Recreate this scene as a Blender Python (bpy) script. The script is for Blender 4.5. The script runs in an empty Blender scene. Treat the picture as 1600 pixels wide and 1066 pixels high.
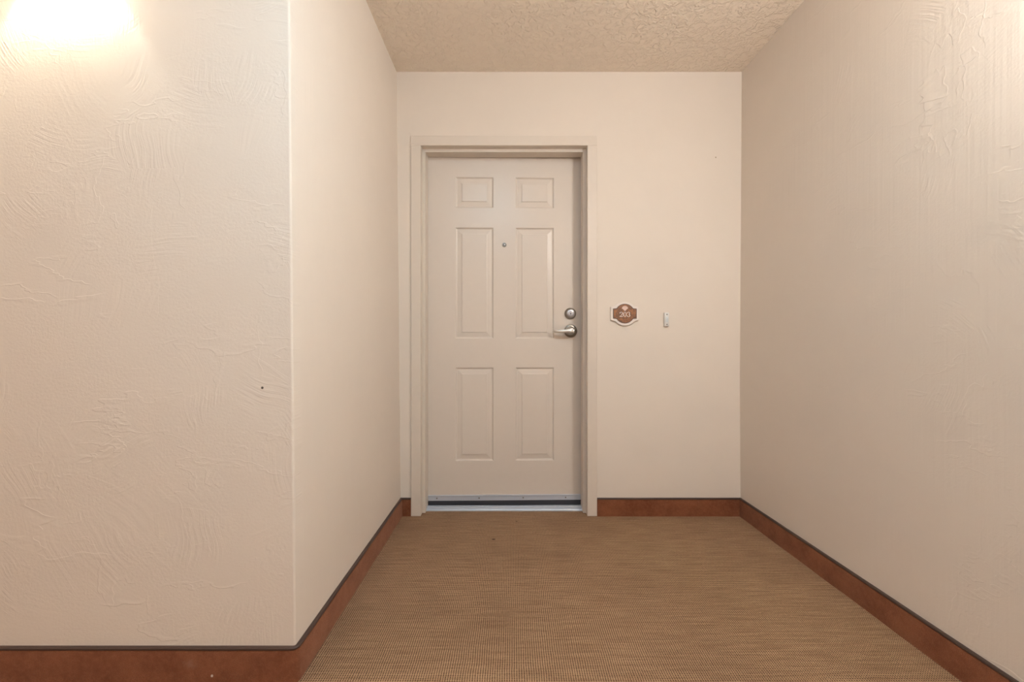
import bpy, bmesh, math, random
from mathutils import Vector, Matrix

PI = math.pi
scene = bpy.context.scene
col = scene.collection

# ------------------------------------------------------------------ camera
CAM_Z = 0.958
cam_data = bpy.data.cameras.new('camera')
cam_data.sensor_width = 36.0
cam_data.lens = 36.0 * 741.0 / 1600.0
cam_data.clip_start = 0.02
cam = bpy.data.objects.new('camera', cam_data)
cam.location = (0, 0, CAM_Z)
cam.rotation_euler = (PI / 2, 0, 0)
col.objects.link(cam)
scene.camera = cam

# ------------------------------------------------------------------ view, world
vs = scene.view_settings
vs.view_transform = 'Standard'
vs.look = 'None'
vs.gamma = 1.0
vs.use_curve_mapping = False
vs.exposure = 0.0
SKY = 1.20                                 # overcast daylight from the open side of the corridor
BULB_L, BULB_R = 20.0, 7.0     # watts of the two unseen sconce bulbs
SCONCE_COL = (1.0, 0.99, 0.86)
GLOW_L, GLOW_R = 8.0, 106.0    # glow of the unseen sconce shades; the right one fills the niche
GLOW_COL = (1.0, 0.965, 0.915)
DOME = 60.0                               # unseen ceiling lamp, added and tinted to cool the wall light
DOME_COL = (0.35, 0.74, 1.0)

world = bpy.data.worlds.new('overcast_sky')
scene.world = world
world.use_nodes = True
bg = world.node_tree.nodes['Background']
SKY_COL = (1.0, 0.765, 0.60)
bg.inputs[0].default_value = SKY_COL + (1,)
bg.inputs[1].default_value = SKY

# ------------------------------------------------------------------ dimensions
YB = 2.60            # back wall plane
YF = 1.337           # corridor wall plane on the left
ZC = 2.434           # ceiling height
YOPEN = -1.25        # open side of the corridor behind the viewer
YIN = 4.2            # far end of the unseen dark room behind the door
YD = YB + 0.117      # face of the closed door leaf (hinge side)


def xl(z):           # the left niche wall leans a little
    return -0.610 - 0.0094 * z


def xr(y, z):        # the right wall leans and splays a little
    t = z / ZC
    return (1.254 + 0.018 * (YB - y)) * (1 - t) + (1.260 + 0.012 * (YB - y)) * t


# ------------------------------------------------------------------ node helpers
def new_mat(name):
    m = bpy.data.materials.new(name)
    m.use_nodes = True
    nt = m.node_tree
    return m, nt, nt.nodes['Principled BSDF']


class NB:
    """small node builder"""

    def __init__(self, nt):
        self.nt = nt

    def node(self, kind, **kw):
        n = self.nt.nodes.new(kind)
        for k, v in kw.items():
            setattr(n, k, v)
        return n

    def link(self, a, b):
        self.nt.links.new(a, b)

    def put(self, sock, v):
        if hasattr(v, 'is_output'):
            self.link(v, sock)
        else:
            sock.default_value = v

    def math(self, op, a, b=0.0, c=0.0, clamp=False):
        n = self.node('ShaderNodeMath', operation=op, use_clamp=clamp)
        self.put(n.inputs[0], a)
        self.put(n.inputs[1], b)
        self.put(n.inputs[2], c)
        return n.outputs[0]

    def vmath(self, op, a, b=(0, 0, 0)):
        n = self.node('ShaderNodeVectorMath', operation=op)
        self.put(n.inputs[0], a)
        self.put(n.inputs[1], b)
        return n.outputs['Value'] if op in ('DISTANCE', 'LENGTH') else n.outputs['Vector']

    def sep(self, v):
        n = self.node('ShaderNodeSeparateXYZ')
        self.link(v, n.inputs[0])
        return n.outputs

    def comb(self, x, y, z=0.0):
        n = self.node('ShaderNodeCombineXYZ')
        self.put(n.inputs[0], x)
        self.put(n.inputs[1], y)
        self.put(n.inputs[2], z)
        return n.outputs[0]

    def noise(self, vec, scale, detail=2.0, rough=0.5, dim='3D', dist=0.0):
        n = self.node('ShaderNodeTexNoise', noise_dimensions=dim)
        self.link(vec, n.inputs['Vector'])
        n.inputs['Scale'].default_value = scale
        n.inputs['Detail'].default_value = detail
        n.inputs['Roughness'].default_value = rough
        n.inputs['Distortion'].default_value = dist
        return n.outputs['Fac'], n.outputs['Color']

    def step(self, v, lo, hi, a=0.0, b=1.0):
        n = self.node('ShaderNodeMapRange', interpolation_type='SMOOTHSTEP')
        self.put(n.inputs[0], v)
        n.inputs[1].default_value = lo
        n.inputs[2].default_value = hi
        n.inputs[3].default_value = a
        n.inputs[4].default_value = b
        return n.outputs[0]

    def mix(self, f, a, b):
        n = self.node('ShaderNodeMix', data_type='RGBA')
        self.put(n.inputs[0], f)
        self.put(n.inputs[6], a)
        self.put(n.inputs[7], b)
        return n.outputs[2]

    def coords(self):
        return self.node('ShaderNodeTexCoord').outputs['Object']

    def bump(self, h, bsdf):
        n = self.node('ShaderNodeBump')
        n.inputs['Strength'].default_value = 1.0
        n.inputs['Distance'].default_value = 1.0
        self.link(h, n.inputs['Height'])
        self.link(n.outputs[0], bsdf.inputs['Normal'])


def c4(c):
    return (c[0], c[1], c[2], 1.0)


def plain(name, colour, rough=0.5, metal=0.0, spec=0.5, mottled=0.04, scale=60.0, relief=0.0):
    m, nt, b = new_mat(name)
    k = NB(nt)
    p = k.coords()
    f, _ = k.noise(p, scale, 3.0)
    lo = tuple(c * (1 - mottled) for c in colour)
    hi = tuple(min(1, c * (1 + mottled)) for c in colour)
    k.link(k.mix(f, c4(lo), c4(hi)), b.inputs['Base Color'])
    b.inputs['Roughness'].default_value = rough
    b.inputs['Metallic'].default_value = metal
    b.inputs['Specular IOR Level'].default_value = spec
    if relief:
        k.bump(k.math('MULTIPLY', f, relief), b)
    return m


WALL_PAINT = (0.76, 0.68, 0.60)


def trowel_layer(k, p, cell, along, across, amp, lo, hi, seed):
    """arced trowel ridges, each patch combed in a direction of its own"""
    ps = k.vmath('ADD', p, (seed, seed * 0.37, 0))
    _, nc = k.noise(ps, 3.0, 2.0)
    warp = k.vmath('SCALE', k.vmath('SUBTRACT', nc, (0.5, 0.5, 0.5)))
    warp.node.inputs['Scale'].default_value = 0.14
    ps = k.vmath('ADD', ps, warp)
    v = k.node('ShaderNodeTexVoronoi', voronoi_dimensions='2D', feature='F1')
    k.link(ps, v.inputs['Vector'])
    v.inputs['Scale'].default_value = 1.0 / cell
    local = k.vmath('SUBTRACT', ps, v.outputs['Position'])
    cs = k.node('ShaderNodeSeparateColor')
    k.link(v.outputs['Color'], cs.inputs[0])
    ang = k.math('MULTIPLY', cs.outputs[0], 2 * PI)
    rot = k.node('ShaderNodeVectorRotate', rotation_type='Z_AXIS')
    k.link(local, rot.inputs['Vector'])
    k.link(ang, rot.inputs['Angle'])
    s = k.sep(rot.outputs[0])
    yy = k.math('MULTIPLY_ADD', k.math('MULTIPLY', s[0], s[0]), 1.0, s[1])
    q = k.comb(k.math('MULTIPLY', s[0], along), k.math('MULTIPLY_ADD', yy, across, k.math('MULTIPLY', cs.outputs[1], 90)))
    f, _ = k.noise(q, 1.0, 2.0, 0.55, '2D')
    ridged = k.math('POWER', f, 1.6)
    edge = k.step(v.outputs['Distance'], 0.30, 0.62, 1.0, 0.0)
    gate = k.step(cs.outputs[2], lo, hi)
    mk, _ = k.noise(ps, 7.0, 2.0)
    gate2 = k.step(mk, 0.42, 0.60)
    return k.math('MULTIPLY', k.math('MULTIPLY', ridged, k.math('MULTIPLY', edge, k.math('MULTIPLY', gate, gate2))), amp)


def plaster(name, axes, trowel=1.0, stipple=1.0, streak=0.0, ridge=1.0, waves=1.0, marks=(), fade=None):
    """painted trowelled plaster; axes picks the two object axes the wall lies in"""
    m, nt, b = new_mat(name)
    k = NB(nt)
    o = k.sep(k.coords())
    ia, ib = 'XYZ'.index(axes[0]), 'XYZ'.index(axes[1])
    p = k.comb(o[ia], o[ib])
    # broad unevenness, fine stipple
    w, _ = k.noise(p, 2.2, 3.0, 0.5)
    h = k.math('MULTIPLY', w, 0.006 * waves)
    st, _ = k.noise(p, 130.0, 3.0, 0.6)
    sm, _ = k.noise(p, 5.0, 2.0)
    st = k.math('MULTIPLY', st, k.step(sm, 0.3, 0.65, 0.0002 * stipple, 0.0008 * stipple))
    parts = [st]
    if trowel:
        parts.append(trowel_layer(k, p, 0.34, 5.0, 75.0, 0.0010 * trowel, 0.25, 0.60, 3.1))
        parts.append(trowel_layer(k, p, 0.19, 7.0, 120.0, 0.0015 * trowel, 0.30, 0.70, 17.7))
        parts.append(trowel_layer(k, p, 0.55, 3.0, 48.0, 0.0006 * trowel, 0.35, 0.75, 41.3))
    if ridge:                      # short laps where one trowel pass ran over the last
        for sx, sy, sd, am in ((1.5, 4.2, 5.0, 0.00055), (3.2, 7.5, 23.0, 0.0004), (4.5, 2.6, 61.0, 0.00035)):
            q = k.comb(k.math('MULTIPLY_ADD', o[ia], sx, sd), k.math('MULTIPLY_ADD', o[ib], sy, sd))
            a, _ = k.noise(q, 1.0, 4.0, 0.55)
            lap = k.step(a, 0.497, 0.503, 0.0, 1.0)
            near = k.step(k.math('ABSOLUTE', k.math('SUBTRACT', a, 0.5)), 0.0, 0.035, 1.0, 0.0)
            g, _ = k.noise(k.comb(k.math('MULTIPLY_ADD', o[ia], 4.0, sd), k.math('MULTIPLY_ADD', o[ib], 4.0, sd)), 1.0, 1.0)
            parts.append(k.math('MULTIPLY', k.math('MULTIPLY', lap, near), k.step(g, 0.53, 0.62, 0.0, am * ridge)))
    fine = parts[0]
    for x in parts[1:]:
        fine = k.math('ADD', fine, x)
    if fade:                       # the trowelling thins out towards one end of the wall
        fine = k.math('MULTIPLY', fine, k.step(o[ia], fade[0], fade[1], fade[2], fade[3]))
    h = k.math('ADD', h, fine)
    if streak:
        q = k.comb(k.math('MULTIPLY', o[ia], 60.0), k.math('MULTIPLY', o[ib], 1.6))
        s, _ = k.noise(q, 1.0, 2.0)
        h = k.math('ADD', h, k.math('MULTIPLY', s, 0.0016 * streak))
    k.bump(h, b)
    cn, _ = k.noise(p, 4.0, 4.0, 0.6)
    lo = tuple(x * 0.965 for x in WALL_PAINT)
    hi = tuple(x * 1.03 for x in WALL_PAINT)
    colr = k.mix(cn, c4(lo), c4(hi))
    for (mx, mz, mr, mc) in marks:
        d = k.vmath('DISTANCE', p, (mx, mz, 0))
        colr = k.mix(k.step(d, mr * 0.6, mr, 1.0, 0.0), colr, c4(mc))
    k.link(colr, b.inputs['Base Color'])
    b.inputs['Roughness'].default_value = 0.72
    b.inputs['Specular IOR Level'].default_value = 0.3
    return m


def ceiling_mat():
    m, nt, b = new_mat('knockdown_ceiling_paint')
    k = NB(nt)
    p = k.coords()
    n1, _ = k.noise(p, 38.0, 3.0, 0.6, dist=0.6)
    n2, _ = k.noise(p, 140.0, 2.0)
    h = k.math('ADD', k.math('MULTIPLY', k.step(n1, 0.42, 0.62), 0.0035), k.math('MULTIPLY', n2, 0.0011))
    k.bump(h, b)
    b.inputs['Base Color'].default_value = (0.87, 0.765, 0.65, 1)
    b.inputs['Roughness'].default_value = 0.85
    b.inputs['Specular IOR Level'].default_value = 0.2
    return m


def floor_mat():
    m, nt, b = new_mat('woven_floor_covering')
    k = NB(nt)
    o = k.sep(k.coords())
    p = k.comb(o[0], o[1])
    _, wob = k.noise(p, 9.0, 2.0)
    wv = k.vmath('SCALE', k.vmath('SUBTRACT', wob, (0.5, 0.5, 0.5)))
    wv.node.inputs['Scale'].default_value = 0.006
    q = k.vmath('ADD', p, wv)
    s = k.sep(q)
    PITCH = 0.0070
    u = k.math('MULTIPLY', s[0], 2 * PI / PITCH)
    v = k.math('MULTIPLY', s[1], 2 * PI / PITCH)
    cu = k.math('MULTIPLY_ADD', k.math('COSINE', u), 0.5, 0.5)
    cv = k.math('MULTIPLY_ADD', k.math('COSINE', v), 0.5, 0.5)
    hole = k.math('MULTIPLY', cu, k.math('MULTIPLY_ADD', cv, 0.82, 0.18))
    jit, _ = k.noise(p, 130.0, 2.0)
    hole = k.math('MULTIPLY', hole, k.math('MULTIPLY_ADD', jit, 1.7, 0.12))
    dark = k.step(hole, 0.18, 0.55)
    # weft yarns differ in tone: long streaks across the corridor
    sv = k.comb(k.math('MULTIPLY', o[0], 7.0), k.math('MULTIPLY', o[1], 120.0))
    streak, _ = k.noise(sv, 1.0, 2.0, 0.6)
    fib, _ = k.noise(p, 320.0, 2.0)
    broad, _ = k.noise(p, 2.3, 3.0)
    yarn = k.mix(k.step(streak, 0.28, 0.72), (0.27, 0.150, 0.081, 1), (0.45, 0.285, 0.168, 1))
    yarn = k.mix(k.math('MULTIPLY', fib, 0.5), yarn, (0.45, 0.30, 0.18, 1))
    yarn = k.mix(k.step(broad, 0.45, 0.75, 0.0, 0.35), yarn, (0.215, 0.125, 0.072, 1))
    c = k.mix(dark, yarn, (0.050, 0.020, 0.009, 1))
    # foot-worn soiling in front of the door and two small spots
    for (sx, sy, r, a) in ((0.21, 2.14, 0.22, 0.30), (-0.06, 2.18, 0.25, 0.18), (0.02, 1.55, 0.22, 0.12)):
        d = k.vmath('DISTANCE', q, (sx, sy, 0))
        n, _ = k.noise(p, 14.0, 3.0)
        d = k.math('MULTIPLY_ADD', n, 0.12, d)
        c = k.mix(k.step(d, 0.03, r, a, 0.0), c, (0.12, 0.070, 0.042, 1))
    for (sx, sy, r) in ((-0.089, 2.29, 0.012), (0.024, 2.517, 0.007)):
        d = k.vmath('DISTANCE', p, (sx, sy, 0))
        c = k.mix(k.step(d, r * 0.4, r, 0.85, 0.0), c, (0.045, 0.018, 0.010, 1))
    k.link(c, b.inputs['Base Color'])
    h = k.math('MULTIPLY', hole, -0.0012)
    k.bump(h, b)
    b.inputs['Roughness'].default_value = 0.8
    b.inputs['Specular IOR Level'].default_value = 0.25
    return m


def carpet_base_mat():
    m, nt, b = new_mat('rust_carpet_base')
    k = NB(nt)
    p = k.coords()
    n1, _ = k.noise(p, 420.0, 2.0, 0.6)
    n2, _ = k.noise(p, 9.0, 4.0, 0.6)
    n3, _ = k.noise(p, 70.0, 2.0, 0.6)
    c = k.mix(k.step(n2, 0.3, 0.7), (0.185, 0.060, 0.027, 1), (0.275, 0.103, 0.050, 1))
    c = k.mix(k.step(n3, 0.35, 0.75, 0.0, 0.4), c, (0.30, 0.125, 0.066, 1))
    c = k.mix(k.step(n1, 0.35, 0.7, 0.35, 0.0), c, (0.10, 0.032, 0.016, 1))
    # dusty scuff and a pale speck near the corridor corner
    d = k.vmath('DISTANCE', p, (-0.90, 1.31, 0.055))
    c = k.mix(k.step(k.math('MULTIPLY_ADD', n3, 0.03, d), 0.015, 0.045, 0.45, 0.0), c, (0.36, 0.23, 0.17, 1))
    d = k.vmath('DISTANCE', p, (-0.838, 1.326, 0.022))
    c = k.mix(k.step(k.math('MULTIPLY_ADD', n3, 0.004, d), 0.0045, 0.0065, 0.9, 0.0), c, (0.62, 0.55, 0.47, 1))
    k.link(c, b.inputs['Base Color'])
    k.bump(k.math('MULTIPLY', n1, 0.0016), b)
    b.inputs['Roughness'].default_value = 0.95
    b.inputs['Specular IOR Level'].default_value = 0.1
    b.inputs['Sheen Weight'].default_value = 0.25
    b.inputs['Sheen Tint'].default_value = (0.9, 0.6, 0.45, 1)
    return m


def sign_face_mat():
    m, nt, b = new_mat('mottled_copper_face')
    k = NB(nt)
    p = k.coords()
    n, _ = k.noise(p, 42.0, 5.0, 0.65, dist=1.2)
    n2, _ = k.noise(p, 150.0, 3.0)
    c = k.mix(k.step(n, 0.36, 0.64), (0.125, 0.055, 0.032, 1), (0.42, 0.150, 0.050, 1))
    c = k.mix(k.math('MULTIPLY', n2, 0.4), c, (0.22, 0.12, 0.06, 1))
    k.link(c, b.inputs['Base Color'])
    b.inputs['Roughness'].default_value = 0.4
    return m


def brushed(name, colour, rough, stretch='X', metal=1.0):
    m, nt, b = new_mat(name)
    k = NB(nt)
    o = k.sep(k.coords())
    f = [260.0, 260.0, 260.0]
    f['XYZ'.index(stretch)] = 5.0
    q = k.comb(*[k.math('MULTIPLY', o[i], f[i]) for i in range(3)])
    n, _ = k.noise(q, 1.0, 3.0)
    k.link(k.mix(n, c4(tuple(c * 0.85 for c in colour)), c4(tuple(min(1, c * 1.1) for c in colour))), b.inputs['Base Color'])
    b.inputs['Metallic'].default_value = metal
    r = k.math('MULTIPLY_ADD', n, 0.15, rough - 0.07)
    k.link(r, b.inputs['Roughness'])
    return m


NAIL = (0.10, 0.08, 0.065)
M_front = plaster('trowelled_plaster_corridor', 'XZ', 1.0, 1.0, marks=((-0.704, 0.826, 0.0045, NAIL),))
M_left = plaster('smooth_plaster_niche_left', 'YZ', 0.0, 0.35, streak=0.6, ridge=0.12, waves=0.8)
M_back = plaster('smooth_plaster_back', 'XZ', 0.10, 0.35, ridge=0.0, waves=0.5, marks=((1.117, 1.965, 0.005, (0.42, 0.33, 0.25)),))
M_right = plaster('trowelled_plaster_right', 'YZ', 0.6, 0.7, streak=0.4, waves=0.7, fade=(1.25, 2.55, 1.0, 0.12))
M_plain = plain('painted_masonry', WALL_PAINT, 0.8, spec=0.2)
M_ceil = ceiling_mat()
M_floor = floor_mat()
M_base = carpet_base_mat()
M_bind = plain('brown_vinyl_binding', (0.060, 0.032, 0.024), 0.5, mottled=0.12, scale=200)
M_frame = plain('semi_gloss_frame_paint', (0.70, 0.62, 0.54), 0.42, mottled=0.02, scale=25, relief=0.0004)
M_door = plain('semi_gloss_door_paint', (0.69, 0.615, 0.545), 0.33, mottled=0.015, scale=25, relief=0.0003)
M_alu = brushed('mill_aluminium', (0.60, 0.64, 0.72), 0.42, 'X', 0.35)
M_rub = plain('dark_rubber_seal', (0.035, 0.036, 0.045), 0.6)
M_nickel = brushed('satin_nickel', (0.66, 0.65, 0.63), 0.36, 'Z')
M_dnickel = brushed('dark_nickel', (0.30, 0.27, 0.235), 0.33, 'Z')  # darker nickel; on the rose its dark reflection is put into the colour
M_plug = brushed('grey_lock_plug', (0.44, 0.43, 0.45), 0.38, 'Z')
M_dark = plain('dark_metal', (0.02, 0.02, 0.02), 0.5)
M_lens = plain('glass_lens', (0.35, 0.37, 0.40), 0.08, metal=0.6)
M_ivory = plain('ivory_sign_plate', (0.82, 0.745, 0.69), 0.45, mottled=0.03)
M_face = sign_face_mat()
M_rim = plain('dark_sign_rim', (0.10, 0.055, 0.038), 0.45)
M_letter = plain('pale_raised_lettering', (0.88, 0.80, 0.74), 0.45, mottled=0.03)
M_shell = plain('pale_pink_shell', (0.80, 0.60, 0.53), 0.45, mottled=0.05)
M_bell = plain('grey_white_plastic', (0.72, 0.71, 0.68), 0.4, mottled=0.03)
M_button = plain('pale_button_plastic', (0.66, 0.70, 0.72), 0.3, mottled=0.02)
M_screw = plain('dull_steel_screw', (0.22, 0.21, 0.20), 0.4, metal=0.8)
M_trim = plain('bronze_lamp_metal', (0.16, 0.11, 0.08), 0.45, metal=0.3)


def glow(name, colour, strength):
    m, nt, b = new_mat(name)
    k = NB(nt)
    n, _ = k.noise(k.coords(), 18.0, 3.0)
    k.link(k.mix(n, (0.72, 0.64, 0.52, 1), (0.84, 0.78, 0.68, 1)), b.inputs['Base Color'])
    b.inputs['Roughness'].default_value = 0.5
    b.inputs['Emission Color'].default_value = c4(colour)
    b.inputs['Emission Strength'].default_value = strength
    return m


M_glow_l = glow('unseen_sconce_glass_left', GLOW_COL, GLOW_L)
M_glow_r = glow('unseen_sconce_glass_right', GLOW_COL, GLOW_R)
M_dome = glow('unseen_ceiling_lamp_glass', DOME_COL, DOME)
M_inner = plain('white_lamp_lining', (0.80, 0.77, 0.70), 0.5)


# ------------------------------------------------------------------ mesh helpers
def link_mesh(name, bm, mat, parent=None, smooth=False, recalc=True):
    if recalc:
        bmesh.ops.recalc_face_normals(bm, faces=bm.faces)
    me = bpy.data.meshes.new(name)
    bm.to_mesh(me)
    bm.free()
    me.materials.append(mat)
    if smooth:
        for poly in me.polygons:
            poly.use_smooth = True
        me.set_sharp_from_angle(angle=math.radians(38))
    o = bpy.data.objects.new(name, me)
    col.objects.link(o)
    if parent is not None:
        o.parent = parent
    return o


def empty(name, loc):
    o = bpy.data.objects.new(name, None)
    o.empty_display_size = 0.05
    o.location = loc
    col.objects.link(o)
    return o


def struct(o, label=None):
    o['kind'] = 'structure'
    if label:
        o['label'] = label
    return o


def hexa(bm, lo, hi):
    """a block from a lower and an upper ring of points (counter-clockwise)"""
    a = [bm.verts.new(p) for p in lo]
    b = [bm.verts.new(p) for p in hi]
    n = len(a)
    bm.faces.new(a[::-1])
    bm.faces.new(b)
    for i in range(n):
        bm.faces.new((a[i], a[(i + 1) % n], b[(i + 1) % n], b[i]))


def box(bm, x0, x1, y0, y1, z0, z1):
    hexa(bm, [(x0, y0, z0), (x1, y0, z0), (x1, y1, z0), (x0, y1, z0)],
         [(x0, y0, z1), (x1, y0, z1), (x1, y1, z1), (x0, y1, z1)])


def rbox(bm, x0, x1, y0, y1, z0, z1, r, seg=2):
    t = bmesh.new()
    box(t, x0, x1, y0, y1, z0, z1)
    bmesh.ops.bevel(t, geom=list(t.edges), offset=r, segments=seg, affect='EDGES', profile=0.5)
    merge(bm, t)


def merge(bm, t):
    me = bpy.data.meshes.new('tmp')
    t.to_mesh(me)
    t.free()
    bm.from_mesh(me)
    bpy.data.meshes.remove(me)


def lathe(bm, prof, n=32, mat=None):
    """prof: (radius, height) pairs revolved about Y towards -Y (out of the door)"""
    rings = []
    for r, h in prof:
        if r < 1e-6:
            rings.append([bm.verts.new((0, -h, 0))])
        else:
            rings.append([bm.verts.new((r * math.cos(2 * PI * i / n), -h, r * math.sin(2 * PI * i / n))) for i in range(n)])
    for a, b in zip(rings, rings[1:]):
        if len(a) == 1 and len(b) == 1:
            continue
        for i in range(n):
            j = (i + 1) % n
            if len(a) == 1:
                bm.faces.new((a[0], b[i], b[j]))
            elif len(b) == 1:
                bm.faces.new((a[i], a[j], b[0]))
            else:
                bm.faces.new((a[i], a[j], b[j], b[i]))


def prism(bm, pts, y0, y1, bev=0.0):
    """outline in the XZ plane extruded from y0 (front) to y1; optional chamfer on the front rim"""
    t = bmesh.new()
    fr = [t.verts.new((x, y0, z)) for x, z in pts]
    bk = [t.verts.new((x, y1, z)) for x, z in pts]
    f = t.faces.new(fr)
    t.faces.new(bk[::-1])
    n = len(pts)
    for i in range(n):
        t.faces.new((fr[i], bk[i], bk[(i + 1) % n], fr[(i + 1) % n]))
    if bev:
        bmesh.ops.bevel(t, geom=list(f.edges), offset=bev, segments=2, affect='EDGES', profile=0.5)
    merge(bm, t)


def ribbon(bm, pts, y0, y1):
    """brush stroke: pts are (x, z, width)"""
    n = len(pts)
    L, R = [], []
    for i, (x, z, w) in enumerate(pts):
        a = pts[max(0, i - 1)]
        b = pts[min(n - 1, i + 1)]
        dx, dz = b[0] - a[0], b[1] - a[1]
        l = math.hypot(dx, dz) or 1.0
        nx, nz = -dz / l, dx / l
        L.append((x + nx * w / 2, z + nz * w / 2))
        R.append((x - nx * w / 2, z - nz * w / 2))
    for i in range(n - 1):
        q = [L[i], L[i + 1], R[i + 1], R[i]]
        fr = [bm.verts.new((x, y0, z)) for x, z in q]
        bk = [bm.verts.new((x, y1, z)) for x, z in q]
        bm.faces.new(fr)
        bm.faces.new(bk[::-1])
        for k in range(4):
            bm.faces.new((fr[k], bk[k], bk[(k + 1) % 4], fr[(k + 1) % 4]))


def sweep(bm, path, prof):
    """path: [(x, y, nx, ny)] floor points with outward normals; prof: closed loop of (offset, z)"""
    rings = []
    for (x, y, nx, ny) in path:
        rings.append([bm.verts.new((x + nx * d, y + ny * d, z)) for d, z in prof])
    n = len(prof)
    for a, b in zip(rings, rings[1:]):
        for i in range(n):
            bm.faces.new((a[i], a[(i + 1) % n], b[(i + 1) % n], b[i]))
    bm.faces.new(rings[0])
    bm.faces.new(rings[-1][::-1])


# ------------------------------------------------------------------ the shell
bm = bmesh.new()
box(bm, -4.0, 2.6, YOPEN - 0.15, YIN + 0.15, -0.15, 0.0)
struct(link_mesh('floor', bm, M_floor), 'brown woven floor covering of the entry niche')

bm = bmesh.new()
box(bm, -4.0, 2.6, YOPEN - 0.15, YIN + 0.15, ZC, ZC + 0.15)
struct(link_mesh('ceiling', bm, M_ceil), 'beige ceiling with a knockdown texture')

# corridor wall on the left, facing the viewer, its free corner slightly rounded
R0 = 0.006


def front_ring(z):
    x = xl(z)
    pts = [(-4.0, YF)]
    for i in range(5):
        a = -PI / 2 + PI / 2 * i / 4
        pts.append((x - R0 + R0 * math.cos(a), YF + R0 + R0 * math.sin(a)))
    pts += [(x, YF + 0.05), (x - 0.12, YF + 0.16), (-4.0, YF + 0.16)]
    return [(px, py, z) for px, py in pts]


bm = bmesh.new()
hexa(bm, front_ring(0.0), front_ring(ZC))
struct(link_mesh('wall_front', bm, M_front, smooth=True), 'cream trowelled plaster wall facing the camera at the left')

bm = bmesh.new()
hexa(bm, [(xl(0) - 0.12, YF + 0.05, 0), (xl(0), YF + 0.05, 0), (xl(0), YIN, 0), (xl(0) - 0.12, YIN, 0)],
     [(xl(ZC) - 0.12, YF + 0.05, ZC), (xl(ZC), YF + 0.05, ZC), (xl(ZC), YIN, ZC), (xl(ZC) - 0.12, YIN, ZC)])
struct(link_mesh('wall_left', bm, M_left), 'smooth cream side wall of the niche, left of the door')

bm = bmesh.new()
hexa(bm, [(xr(YOPEN, 0), YOPEN, 0), (2.6, YOPEN, 0), (2.6, YIN, 0), (xr(YIN, 0), YIN, 0)],
     [(xr(YOPEN, ZC), YOPEN, ZC), (2.6, YOPEN, ZC), (2.6, YIN, ZC), (xr(YIN, ZC), YIN, ZC)])
struct(link_mesh('wall_right', bm, M_right), 'cream trowelled plaster wall right of the door')

# frame dimensions in the wall plane
OX0, OX1, OZ = -0.499, 0.412, 2.027       # clear opening between the frame faces
FW = 0.053                                # width of the frame face
HX0, HX1, HZ = OX0 - FW + 0.012, OX1 + FW - 0.012, OZ + FW - 0.012   # hole in the wall

bm = bmesh.new()
x0, x1 = xl(1.2) - 0.02, xr(YB, 1.2) + 0.02
outer = [(x0, 0), (HX0, 0), (HX0, HZ), (HX1, HZ), (HX1, 0), (x1, 0), (x1, ZC), (x0, ZC)]
ring = []
for y in (YB, YB + 0.24):
    ring.append([bm.verts.new((x, y, z)) for x, z in outer])
for r in ring:                             # three quads per side around the opening
    a = r
    tl = bm.verts.new((HX0, a[0].co.y, ZC))
    tr = bm.verts.new((HX1, a[0].co.y, ZC))
    bm.faces.new((a[0], a[1], a[2], tl, a[7]))
    bm.faces.new((a[2], a[3], tr, tl))
    bm.faces.new((a[4], a[5], a[6], tr, a[3]))
n = len(outer)
for i in range(5):
    bm.faces.new((ring[0][i], ring[1][i], ring[1][i + 1], ring[0][i + 1]))
struct(link_mesh('wall_back', bm, M_back), 'smooth cream end wall around the door')

bm = bmesh.new()
box(bm, -0.8, 1.3, YIN, YIN + 0.12, 0, ZC)
struct(link_mesh('wall_inside_blocker', bm, M_plain))  # unseen end wall, added so no sky light leaks round the door

bm = bmesh.new()
box(bm, -4.0, 2.6, YOPEN - 0.15, YOPEN, 0, 1.05)
struct(link_mesh('wall_rear_blocker', bm, M_plain))       # unseen parapet added behind the viewer, blocks sky light from below

# ------------------------------------------------------------------ carpet baseboards
BH, BT = 0.0905, 0.011
PROF = [(-0.006, -0.004), (BT + 0.001, -0.004), (BT + 0.0015, 0.01), (BT, 0.03), (BT, BH - 0.006), (BT - 0.0015, BH - 0.001), (BT - 0.004, BH), (-0.006, BH)]
CAPP = [(-0.006, BH - 0.001), (BT - 0.0035, BH - 0.001), (BT - 0.0005, BH + 0.0015), (BT - 0.0005, BH + 0.0055), (BT - 0.003, BH + 0.0085), (-0.006, BH + 0.0085)]


def base(name, path, label):
    b = bmesh.new()
    sweep(b, path, PROF)
    o = struct(link_mesh(name, b, M_base, smooth=True), label)
    c = bmesh.new()
    sweep(c, path, CAPP)
    link_mesh('binding_strip', c, M_bind, o, smooth=True)['label'] = 'thin dark brown edging along the top'
    return o


XB = xl(0.05)
RC = 0.009
arc = []
for i in range(7):
    a = -PI / 2 + PI / 2 * i / 6
    arc.append((XB - RC + RC * math.cos(a), YF + RC + RC * math.sin(a), math.cos(a), math.sin(a)))


def wavy(p0, p1, nrm, n, amp, seed):
    rnd = random.Random(seed)
    out = []
    for i in range(n + 1):
        t = i / n
        j = (rnd.random() - 0.5) * amp if 0 < i < n else 0.0
        out.append((p0[0] + (p1[0] - p0[0]) * t + nrm[0] * j, p0[1] + (p1[1] - p0[1]) * t + nrm[1] * j, nrm[0], nrm[1]))
    return out


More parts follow.
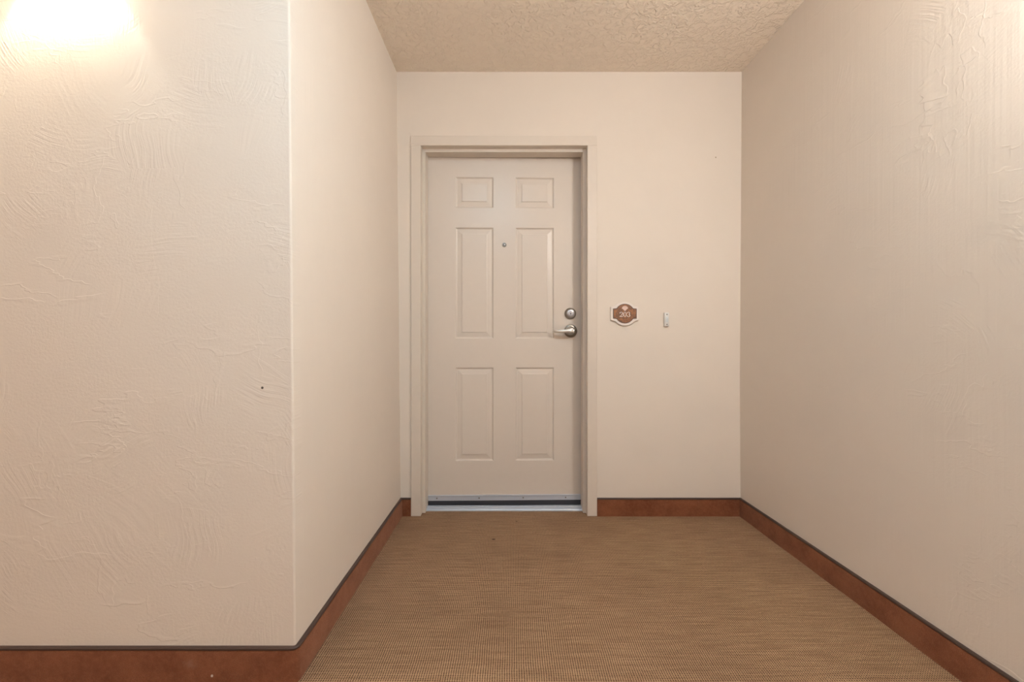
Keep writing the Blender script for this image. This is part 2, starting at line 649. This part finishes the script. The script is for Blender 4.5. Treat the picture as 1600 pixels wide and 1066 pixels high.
base('baseboard_front', wavy((-4.0, YF), (XB - RC, YF), (0, -1), 40, 0.0016, 1), 'rust brown carpet baseboard under the left corridor wall')
base('baseboard_left', arc + wavy((XB, YF + RC), (XB, YB - BT), (1, 0), 14, 0.0016, 2)[1:], 'rust brown carpet baseboard along the niche wall left of the door')
base('baseboard_back', wavy((OX1 + FW + 0.001, YB), (xr(YB, 0.05) - BT - 0.0002, YB), (0, -1), 8, 0.0014, 3), 'rust brown carpet baseboard right of the door frame')
base('baseboard_corner', wavy((XB + 0.0002, YB), (OX0 - FW - 0.001, YB), (0, -1), 1, 0.0, 4), 'short rust brown carpet baseboard left of the door frame')
base('baseboard_right', wavy((xr(YB, 0.05), YB), (xr(YOPEN, 0.05), YOPEN), (-1, 0), 34, 0.0014, 5), 'rust brown carpet baseboard along the right wall')

# ------------------------------------------------------------------ door frame (pressed metal, double rabbet)
PF = 0.009            # how far the face stands proud of the plaster
YF0 = YB - PF
Y1 = YB + 0.037       # front of the stop
Y2 = YD - 0.002       # back of the stop, the leaf shuts against it
ST = 0.0176


def jamb_section(sign, xin, Y1=Y1, Y2=Y2):
    """closed section in XY; sign -1 for the left jamb, +1 for the right, xin = face edge at the opening"""
    s = sign
    return [(xin + s * FW, YF0 + 0.001), (xin + s * (FW - 0.0015), YF0), (xin + s * 0.002, YF0), (xin, YF0 + 0.002),
            (xin, Y1), (xin - s * (ST - 0.0015), Y1), (xin - s * ST, Y1 + 0.0015), (xin - s * ST, Y2),
            (xin, Y2), (xin, YB + 0.235), (xin + s * 0.035, YB + 0.235), (xin + s * 0.035, YB + 0.001), (xin + s * FW, YB + 0.001)]


frame = struct(empty('trim_1', (0, YB, 0)), 'cream painted metal frame around the door')
frame.location = (0, 0, 0)
for s, xin in ((-1, OX0), (1, OX1)):
    bm = bmesh.new()
    sec = jamb_section(s, xin)
    hexa(bm, [(x, y, 0.0015) for x, y in sec], [(x, y, OZ) for x, y in sec])
    link_mesh('jamb', bm, M_frame, frame)
bm = bmesh.new()
sec = [(y, z) for z, y in jamb_section(1, OZ, Y1 + 0.0007, Y2 - 0.0007)]
hexa(bm, [(OX0 - FW, y, z) for y, z in sec], [(OX1 + FW, y, z) for y, z in sec])
link_mesh('header', bm, M_frame, frame)

# threshold
thr = []
TP = [(YB + 0.066, 0.0), (YB + 0.066, 0.006), (YB + 0.070, 0.011), (YB + 0.077, 0.0115), (YB + 0.079, 0.0050), (YB + 0.087, 0.0050),
      (YB + 0.089, 0.0155), (YB + 0.101, 0.019), (YB + 0.112, 0.0185), (YB + 0.114, 0.013), (YB + 0.20, 0.013), (YB + 0.20, 0.0)]
bm = bmesh.new()
TX0, TX1 = OX0 + ST - 0.001, OX1 - ST + 0.001
hexa(bm, [(TX0, y, z) for y, z in TP], [(TX1, y, z) for y, z in TP])
struct(link_mesh('trim_2', bm, M_alu), 'ridged aluminium threshold under the door')

# ------------------------------------------------------------------ door leaf (hinged left, a crack open)
# local frame: origin on the hinge edge of the outer face, x across, z up, -y towards the viewer
HINGE_X = -0.496
LEAFW, LZ0, LZ1, LT = 0.905, 0.043, 2.022, 0.044
leaf_cols = [(-0.3265 - HINGE_X, -0.1045 - HINGE_X), (0.018 - HINGE_X, 0.244 - HINGE_X)]
leaf_rows = [(0.2668, 0.8076), (0.969, 1.612), (1.721, 1.902)]
bm = bmesh.new()
xs = [0.0] + [v for c in leaf_cols for v in c] + [LEAFW]
zs = [LZ0] + [v for r in leaf_rows for v in r] + [LZ1]
V = {}
for i, x in enumerate(xs):
    for j, z in enumerate(zs):
        V[i, j] = bm.verts.new((x, 0, z))
for i in range(len(xs) - 1):
    for j in range(len(zs) - 1):
        if i in (1, 3) and j in (1, 3, 5):
            continue
        bm.faces.new((V[i, j], V[i + 1, j], V[i + 1, j + 1], V[i, j + 1]))
# edges and back
B = [bm.verts.new(p) for p in ((0, LT, LZ0), (LEAFW, LT, LZ0), (LEAFW, LT, LZ1), (0, LT, LZ1))]
bm.faces.new(B[::-1])
nx, nz = len(xs) - 1, len(zs) - 1
bm.faces.new([V[i, 0] for i in range(nx + 1)][::-1] + [B[0], B[1]])
bm.faces.new([V[i, nz] for i in range(nx + 1)] + [B[2], B[3]])
bm.faces.new([V[0, j] for j in range(nz + 1)] + [B[3], B[0]])
bm.faces.new([V[nx, j] for j in range(nz + 1)][::-1] + [B[1], B[2]])
door = struct(link_mesh('door_1', bm, M_door), 'beige six panel entry door standing slightly ajar')
door.location = (HINGE_X, YD, 0)
door.rotation_euler = (0, 0, math.radians(1.25))

EMB = [(0.0, 0.0), (0.0035, 0.0005), (0.006, 0.0035), (0.0075, 0.0065), (0.0115, 0.0080), (0.0150, 0.0080),
       (0.0170, 0.0074), (0.0385, 0.0042), (0.0395, 0.0014), (0.0415, 0.0008)]
for (cx0, cx1) in leaf_cols:
    for (rz0, rz1) in leaf_rows:
        bm = bmesh.new()
        prev = None
        for ins, dep in EMB:
            r = [bm.verts.new((x, dep, z)) for x, z in ((cx0 + ins, rz0 + ins), (cx1 - ins, rz0 + ins), (cx1 - ins, rz1 - ins), (cx0 + ins, rz1 - ins))]
            if prev:
                for q in range(4):
                    bm.faces.new((prev[q], prev[(q + 1) % 4], r[(q + 1) % 4], r[q]))
            prev = r
        bm.faces.new(prev)
        link_mesh('panel', bm, M_door, door)


def on_door(name, x, z, bm, mat, parent=None, smooth=True):
    """x in world across the leaf"""
    o = link_mesh(name, bm, mat, parent or door, smooth)
    if parent is None:
        o.location = (x - HINGE_X, 0, z)
    return o


# peephole
bm = bmesh.new()
lathe(bm, [(0.0130, -0.002), (0.0130, 0.0015), (0.0118, 0.0028), (0.0095, 0.0030), (0.0085, 0.0012), (0.0, 0.0012)], 28)
pe = on_door('peephole', -0.044, 1.510, bm, M_dnickel)
bm = bmesh.new()
lathe(bm, [(0.0075, 0.0010), (0.0072, 0.0020), (0.005, 0.0032), (0.0025, 0.0038), (0.0, 0.0040)], 24)
on_door('lens', 0, 0, bm, M_lens, pe)

# deadbolt: tapered collar, plug face, keyway
bm = bmesh.new()
lathe(bm, [(0.0335, -0.002), (0.0335, 0.003), (0.0325, 0.006), (0.0265, 0.0200), (0.0250, 0.0215), (0.0228, 0.0215), (0.0222, 0.0200), (0.0, 0.0200)], 40)
db = on_door('deadbolt', 0.336, 1.116, bm, M_dnickel)
bm = bmesh.new()
lathe(bm, [(0.0218, 0.0195), (0.0218, 0.0220), (0.0205, 0.0228), (0.0115, 0.0230), (0.0112, 0.0222), (0.0098, 0.0222), (0.0095, 0.0232), (0.0, 0.0234)], 36)
on_door('cylinder_face', 0, 0, bm, M_plug, db)
bm = bmesh.new()
rbox(bm, -0.0016, 0.0016, -0.0245, -0.0225, -0.0075, 0.0020, 0.0005, 1)
lathe(bm, [(0.0032, 0.0230), (0.0032, 0.0246), (0.0, 0.0246)], 14)
on_door('keyway', 0, 0, bm, M_dark, db, False)

# lever handle: rose, hub, curved lever whose tip turns back to the door
handle = empty('door_handle', (0.338 - HINGE_X, 0, 1.0155))
handle.parent = door
bm = bmesh.new()
lathe(bm, [(0.0375, -0.002), (0.0375, 0.004), (0.0360, 0.0085), (0.0320, 0.0110), (0.0, 0.0115)], 44)
link_mesh('rose', bm, M_dnickel, handle, True)
bm = bmesh.new()
lathe(bm, [(0.0270, 0.0095), (0.0262, 0.020), (0.0225, 0.036), (0.0190, 0.048), (0.0165, 0.058), (0.0125, 0.063), (0.0, 0.0645)], 36)
bmesh.ops.translate(bm, vec=(-0.005, 0, 0.002), verts=bm.verts)
link_mesh('hub', bm, M_nickel, handle, True)
bm = bmesh.new()
LV = [(0.0150, 0.053, -0.002, 0.010, 0.008), (0.0135, 0.0525, -0.002, 0.019, 0.015), (0.010, 0.0525, -0.002, 0.025, 0.020), (-0.010, 0.056, -0.002, 0.025, 0.018), (-0.030, 0.058, -0.002, 0.022, 0.014),
      (-0.052, 0.058, -0.003, 0.0195, 0.011), (-0.072, 0.056, -0.004, 0.0175, 0.010), (-0.088, 0.051, -0.004, 0.017, 0.010),
      (-0.098, 0.043, -0.004, 0.0165, 0.010), (-0.102, 0.032, -0.004, 0.016, 0.010), (-0.103, 0.022, -0.004, 0.0155, 0.009)]
rings = []
NS = 14
for i, (x, h, z, tall, thick) in enumerate(LV):
    a, b = LV[max(0, i - 1)], LV[min(len(LV) - 1, i + 1)]
    d = Vector((b[0] - a[0], -(b[1] - a[1]), 0)).normalized()
    side = Vector((d.y, -d.x, 0))
    ring_ = []
    for q in range(NS):
        t = 2 * PI * q / NS
        ct, sn = math.cos(t), math.sin(t)
        e = 0.55                                   # squarish superellipse section
        u = math.copysign(abs(ct) ** e, ct) * thick / 2
        w = math.copysign(abs(sn) ** e, sn) * tall / 2
        ring_.append(bm.verts.new(Vector((x, -h, z)) + side * u + Vector((0, 0, w))))
    rings.append(ring_)
for a, b in zip(rings, rings[1:]):
    for q in range(NS):
        bm.faces.new((a[q], a[(q + 1) % NS], b[(q + 1) % NS], b[q]))
bm.faces.new(rings[0])
bm.faces.new(rings[-1][::-1])
link_mesh('lever', bm, M_nickel, handle, True)

# door sweep: aluminium strip with four screws over a dark rubber blade
sw = empty('door_sweep', (0, 0, 0))
sw.parent = door
SX0, SX1 = 0.016, LEAFW - 0.014
bm = bmesh.new()
rbox(bm, SX0, SX1, -0.0045, 0.0005, 0.0425, 0.0745, 0.0012, 1)
rbox(bm, SX0, SX1, -0.0075, 0.0000, 0.0675, 0.0752, 0.0012, 1)
link_mesh('metal_strip', bm, M_alu, sw)
bm = bmesh.new()
hexa(bm, [(SX0, -0.0035, 0.0435), (SX1, -0.0035, 0.0435), (SX1, 0.012, 0.0435), (SX0, 0.012, 0.0435)],
     [(SX0, -0.001, 0.0145), (SX1, -0.001, 0.0145), (SX1, 0.010, 0.0145), (SX0, 0.010, 0.0145)])
link_mesh('rubber_blade', bm, M_rub, sw)['label'] = 'dark rubber seal below the metal strip'
for wx in (-0.430, -0.1885, 0.0645, 0.309):
    bm = bmesh.new()
    lathe(bm, [(0.0042, 0.0035), (0.0042, 0.0052), (0.0030, 0.0062), (0.0, 0.0064)], 14)
    o = link_mesh('screw', bm, M_screw, sw, True)
    o.location = (wx - HINGE_X, 0, 0.0575)

# ------------------------------------------------------------------ number plaque 203
def plaque_outline(hw, hh, r, n=22):
    """rectangle crossed by a circle, as in the photograph"""
    a0 = math.asin(min(1, (hh + 0.001) / r))
    pts = [(-hw, -hh)]
    for i in range(n + 1):
        a = PI + a0 + (PI - 2 * a0) * i / n
        pts.append((r * math.cos(a), r * math.sin(a)))
    pts += [(hw, -hh), (hw, hh)]
    for i in range(n + 1):
        a = a0 + (PI - 2 * a0) * i / n
        pts.append((r * math.cos(a), r * math.sin(a)))
    pts.append((-hw, hh))
    # small flat shoulder beside the arcs
    out = []
    for q in pts:
        out.append(q)
    return out


SIGN = (0.6158, YB, 1.1075)
sign = empty('number_sign', SIGN)
sign['label'] = 'ivory and copper brown plaque reading 203 with a shell, right of the door'
sign['category'] = 'sign'
bm = bmesh.new()
prism(bm, plaque_outline(0.0765, 0.0368, 0.0650), -0.0115, 0.003, 0.0030)
link_mesh('backing_plate', bm, M_ivory, sign)
bm = bmesh.new()
prism(bm, plaque_outline(0.0648, 0.0272, 0.0535), -0.0132, -0.010, 0.0008)
link_mesh('rim', bm, M_rim, sign)['label'] = 'dark brown edge of the brown face'
bm = bmesh.new()
prism(bm, plaque_outline(0.0605, 0.0232, 0.0495), -0.0142, -0.012, 0.0005)
link_mesh('face_panel', bm, M_face, sign)['label'] = 'mottled copper brown face'
YT0, YT1 = -0.0156, -0.0138
H = 0.0265
BZ = -0.0175


def arc_pts(cx, cz, rx, rz, a0, a1, w0, w1, n=14):
    out = []
    for i in range(n + 1):
        t = i / n
        a = math.radians(a0 + (a1 - a0) * t)
        thick = abs(math.cos(a))
        out.append((cx + rx * math.cos(a), cz + rz * math.sin(a), w0 + (w1 - w0) * thick))
    return out


# 2
bm = bmesh.new()
cx = -0.0205
ribbon(bm, arc_pts(cx, BZ + H * 0.70, 0.0070, H * 0.27, 165, -35, 0.0012, 0.0034) +
       [(cx + 0.0010, BZ + H * 0.32, 0.0020), (cx - 0.0074, BZ + 0.0035, 0.0013)], YT0, YT1)
ribbon(bm, [(cx - 0.0080, BZ + 0.0015, 0.0028), (cx + 0.0055, BZ + 0.0015, 0.0030), (cx + 0.0080, BZ + 0.0022, 0.0026)], YT0, YT1)
ribbon(bm, [(cx + 0.0074, BZ + 0.0015, 0.0018), (cx + 0.0086, BZ + 0.0076, 0.0010)], YT0, YT1)
t_ = bmesh.new()
lathe(t_, [(0.0019, -YT1), (0.0019, -YT0), (0, -YT0)], 12)
bmesh.ops.translate(t_, vec=(cx - 0.0062, 0, BZ + H * 0.74), verts=t_.verts)
merge(bm, t_)
link_mesh('digit', bm, M_letter, sign)
# 0
bm = bmesh.new()
cx = 0.0
ribbon(bm, arc_pts(cx, BZ + H * 0.5, 0.0072, H * 0.47, 0, 360, 0.0011, 0.0036, 32), YT0, YT1)
link_mesh('digit', bm, M_letter, sign)
# 3
bm = bmesh.new()
cx = 0.0200
ribbon(bm, arc_pts(cx - 0.0005, BZ + H * 0.735, 0.0062, H * 0.235, 160, -80, 0.0011, 0.0031), YT0, YT1)
ribbon(bm, arc_pts(cx - 0.0005, BZ + H * 0.27, 0.0072, H * 0.265, 82, -165, 0.0011, 0.0034), YT0, YT1)
for zz in (0.80, 0.20):
    t_ = bmesh.new()
    lathe(t_, [(0.0018, -YT1), (0.0018, -YT0), (0, -YT0)], 12)
    bmesh.ops.translate(t_, vec=(cx - 0.0064, 0, BZ + H * zz), verts=t_.verts)
    merge(bm, t_)
link_mesh('digit', bm, M_letter, sign)
# scallop shell above the number
bm = bmesh.new()
for i in range(7):
    a = math.radians(90 + (i - 3) * 14.5)
    c, s_ = math.cos(a), math.sin(a)
    L_ = 0.0275 - 0.0007 * abs(i - 3) ** 2 * 0.6
    bx, bz = 0.0, 0.0150
    ribbon(bm, [(bx + c * 0.003, bz + s_ * 0.003, 0.0016), (bx + c * L_ * 0.6, bz + s_ * L_ * 0.6, 0.0034),
                (bx + c * L_ * 0.88, bz + s_ * L_ * 0.88, 0.0054), (bx + c * L_, bz + s_ * L_, 0.0034)], YT0 + 0.0002 * (i % 2), YT1)
ribbon(bm, [(-0.0042, 0.0165, 0.0020), (0.0, 0.0155, 0.0032), (0.0042, 0.0165, 0.0020)], YT0, YT1)
link_mesh('shell_emblem', bm, M_shell, sign)['label'] = 'pale pink scallop shell above the number'

# ------------------------------------------------------------------ door bell button
bell = empty('doorbell', (0.8440, YB, 1.0755))
bell['label'] = 'narrow pale grey doorbell button on the wall right of the 203 plaque'
bell['category'] = 'doorbell'
bm = bmesh.new()
rbox(bm, -0.0125, 0.0125, -0.017, 0.002, -0.0375, 0.0375, 0.003, 2)
link_mesh('housing', bm, M_bell, bell, True)
bm = bmesh.new()
rbox(bm, -0.0070, 0.0070, -0.0205, -0.016, -0.0150, 0.0150, 0.0018, 2)
link_mesh('push_button', bm, M_button, bell, True)
for z in (0.0270, -0.0270):
    bm = bmesh.new()
    lathe(bm, [(0.0036, 0.0165), (0.0036, 0.0180), (0.0, 0.0184)], 14)
    link_mesh('screw', bm, M_screw, bell, True).location = (0, 0, z)

# ------------------------------------------------------------------ unseen wall sconces, invented for bright wall patches and niche light
def sconce(name, loc, rot, label, glass, watts):
    """half-round shade open above and below; local +y is the wall"""
    root = empty(name, loc)
    root.rotation_euler = (0, 0, rot)
    root['label'] = label
    root['category'] = 'lamp'
    R, T, ZB, ZT, D = 0.115, 0.004, 0.0, 0.24, 0.125
    n = 24
    b = bmesh.new()
    for (ra, za, rb, zb) in ((R, ZB, R, ZT), (R - T, ZT, R - T, ZB), (R, ZT, R - T, ZT), (R - T, ZB, R, ZB)):
        lo = [b.verts.new((ra * math.cos(PI + PI * i / n), D / R * ra * math.sin(PI + PI * i / n), za)) for i in range(n + 1)]
        hi = [b.verts.new((rb * math.cos(PI + PI * i / n), D / R * rb * math.sin(PI + PI * i / n), zb)) for i in range(n + 1)]
        for i in range(n):
            b.faces.new((lo[i], lo[i + 1], hi[i + 1], hi[i]))
    bmesh.ops.remove_doubles(b, verts=b.verts, dist=1e-5)
    link_mesh('shade', b, glass, root, True)
    b = bmesh.new()
    box(b, -R, R, -0.006, 0.002, ZB, ZT)
    link_mesh('back_plate', b, M_inner, root)
    b = bmesh.new()
    rbox(b, -0.02, 0.02, -0.060, -0.004, ZT * 0.5 - 0.025, ZT * 0.5 - 0.005, 0.003, 1)
    link_mesh('lamp_holder', b, M_inner, root)
    ld = bpy.data.lights.new('bulb_light', 'POINT')
    ld.energy = watts
    ld.color = SCONCE_COL
    ld.shadow_soft_size = 0.022
    lo_ = bpy.data.objects.new('bulb_light', ld)
    lo_.location = (0, -0.055, ZT * 0.65)
    col.objects.link(lo_)
    lo_.parent = root
    return root


sconce('unseen_wall_sconce', (-1.245, YF, 1.97), 0.0, 'unseen half round sconce, invented for the bright patch on the left corridor wall', M_glow_l, BULB_L)
sconce('unseen_wall_sconce.001', (xr(0.74, 2.0), 0.74, 1.86), -PI / 2, 'unseen half round sconce on the right wall, invented to light the niche', M_glow_r, BULB_R)

# ------------------------------------------------------------------ unseen round ceiling lamp, added for cool light on the walls
lamp = empty('unseen_ceiling_lamp', (-0.08, 0.45, ZC))
lamp['label'] = 'unseen round ceiling lamp, added for cool light in front of the niche'
lamp['category'] = 'lamp'


def turned(prof, n=40):
    t = bmesh.new()
    lathe(t, prof, n)
    bmesh.ops.rotate(t, cent=(0, 0, 0), matrix=Matrix.Rotation(PI / 2, 3, 'X'), verts=t.verts)
    return t


link_mesh('rim', turned([(0.0, 0.0), (0.175, 0.0), (0.175, 0.022), (0.165, 0.026), (0.160, 0.022), (0.0, 0.020)]), M_trim, lamp, True)
link_mesh('diffuser', turned([(0.160, 0.018), (0.158, 0.035), (0.140, 0.060), (0.100, 0.080), (0.050, 0.090), (0.0, 0.093)]), M_dome, lamp, True)
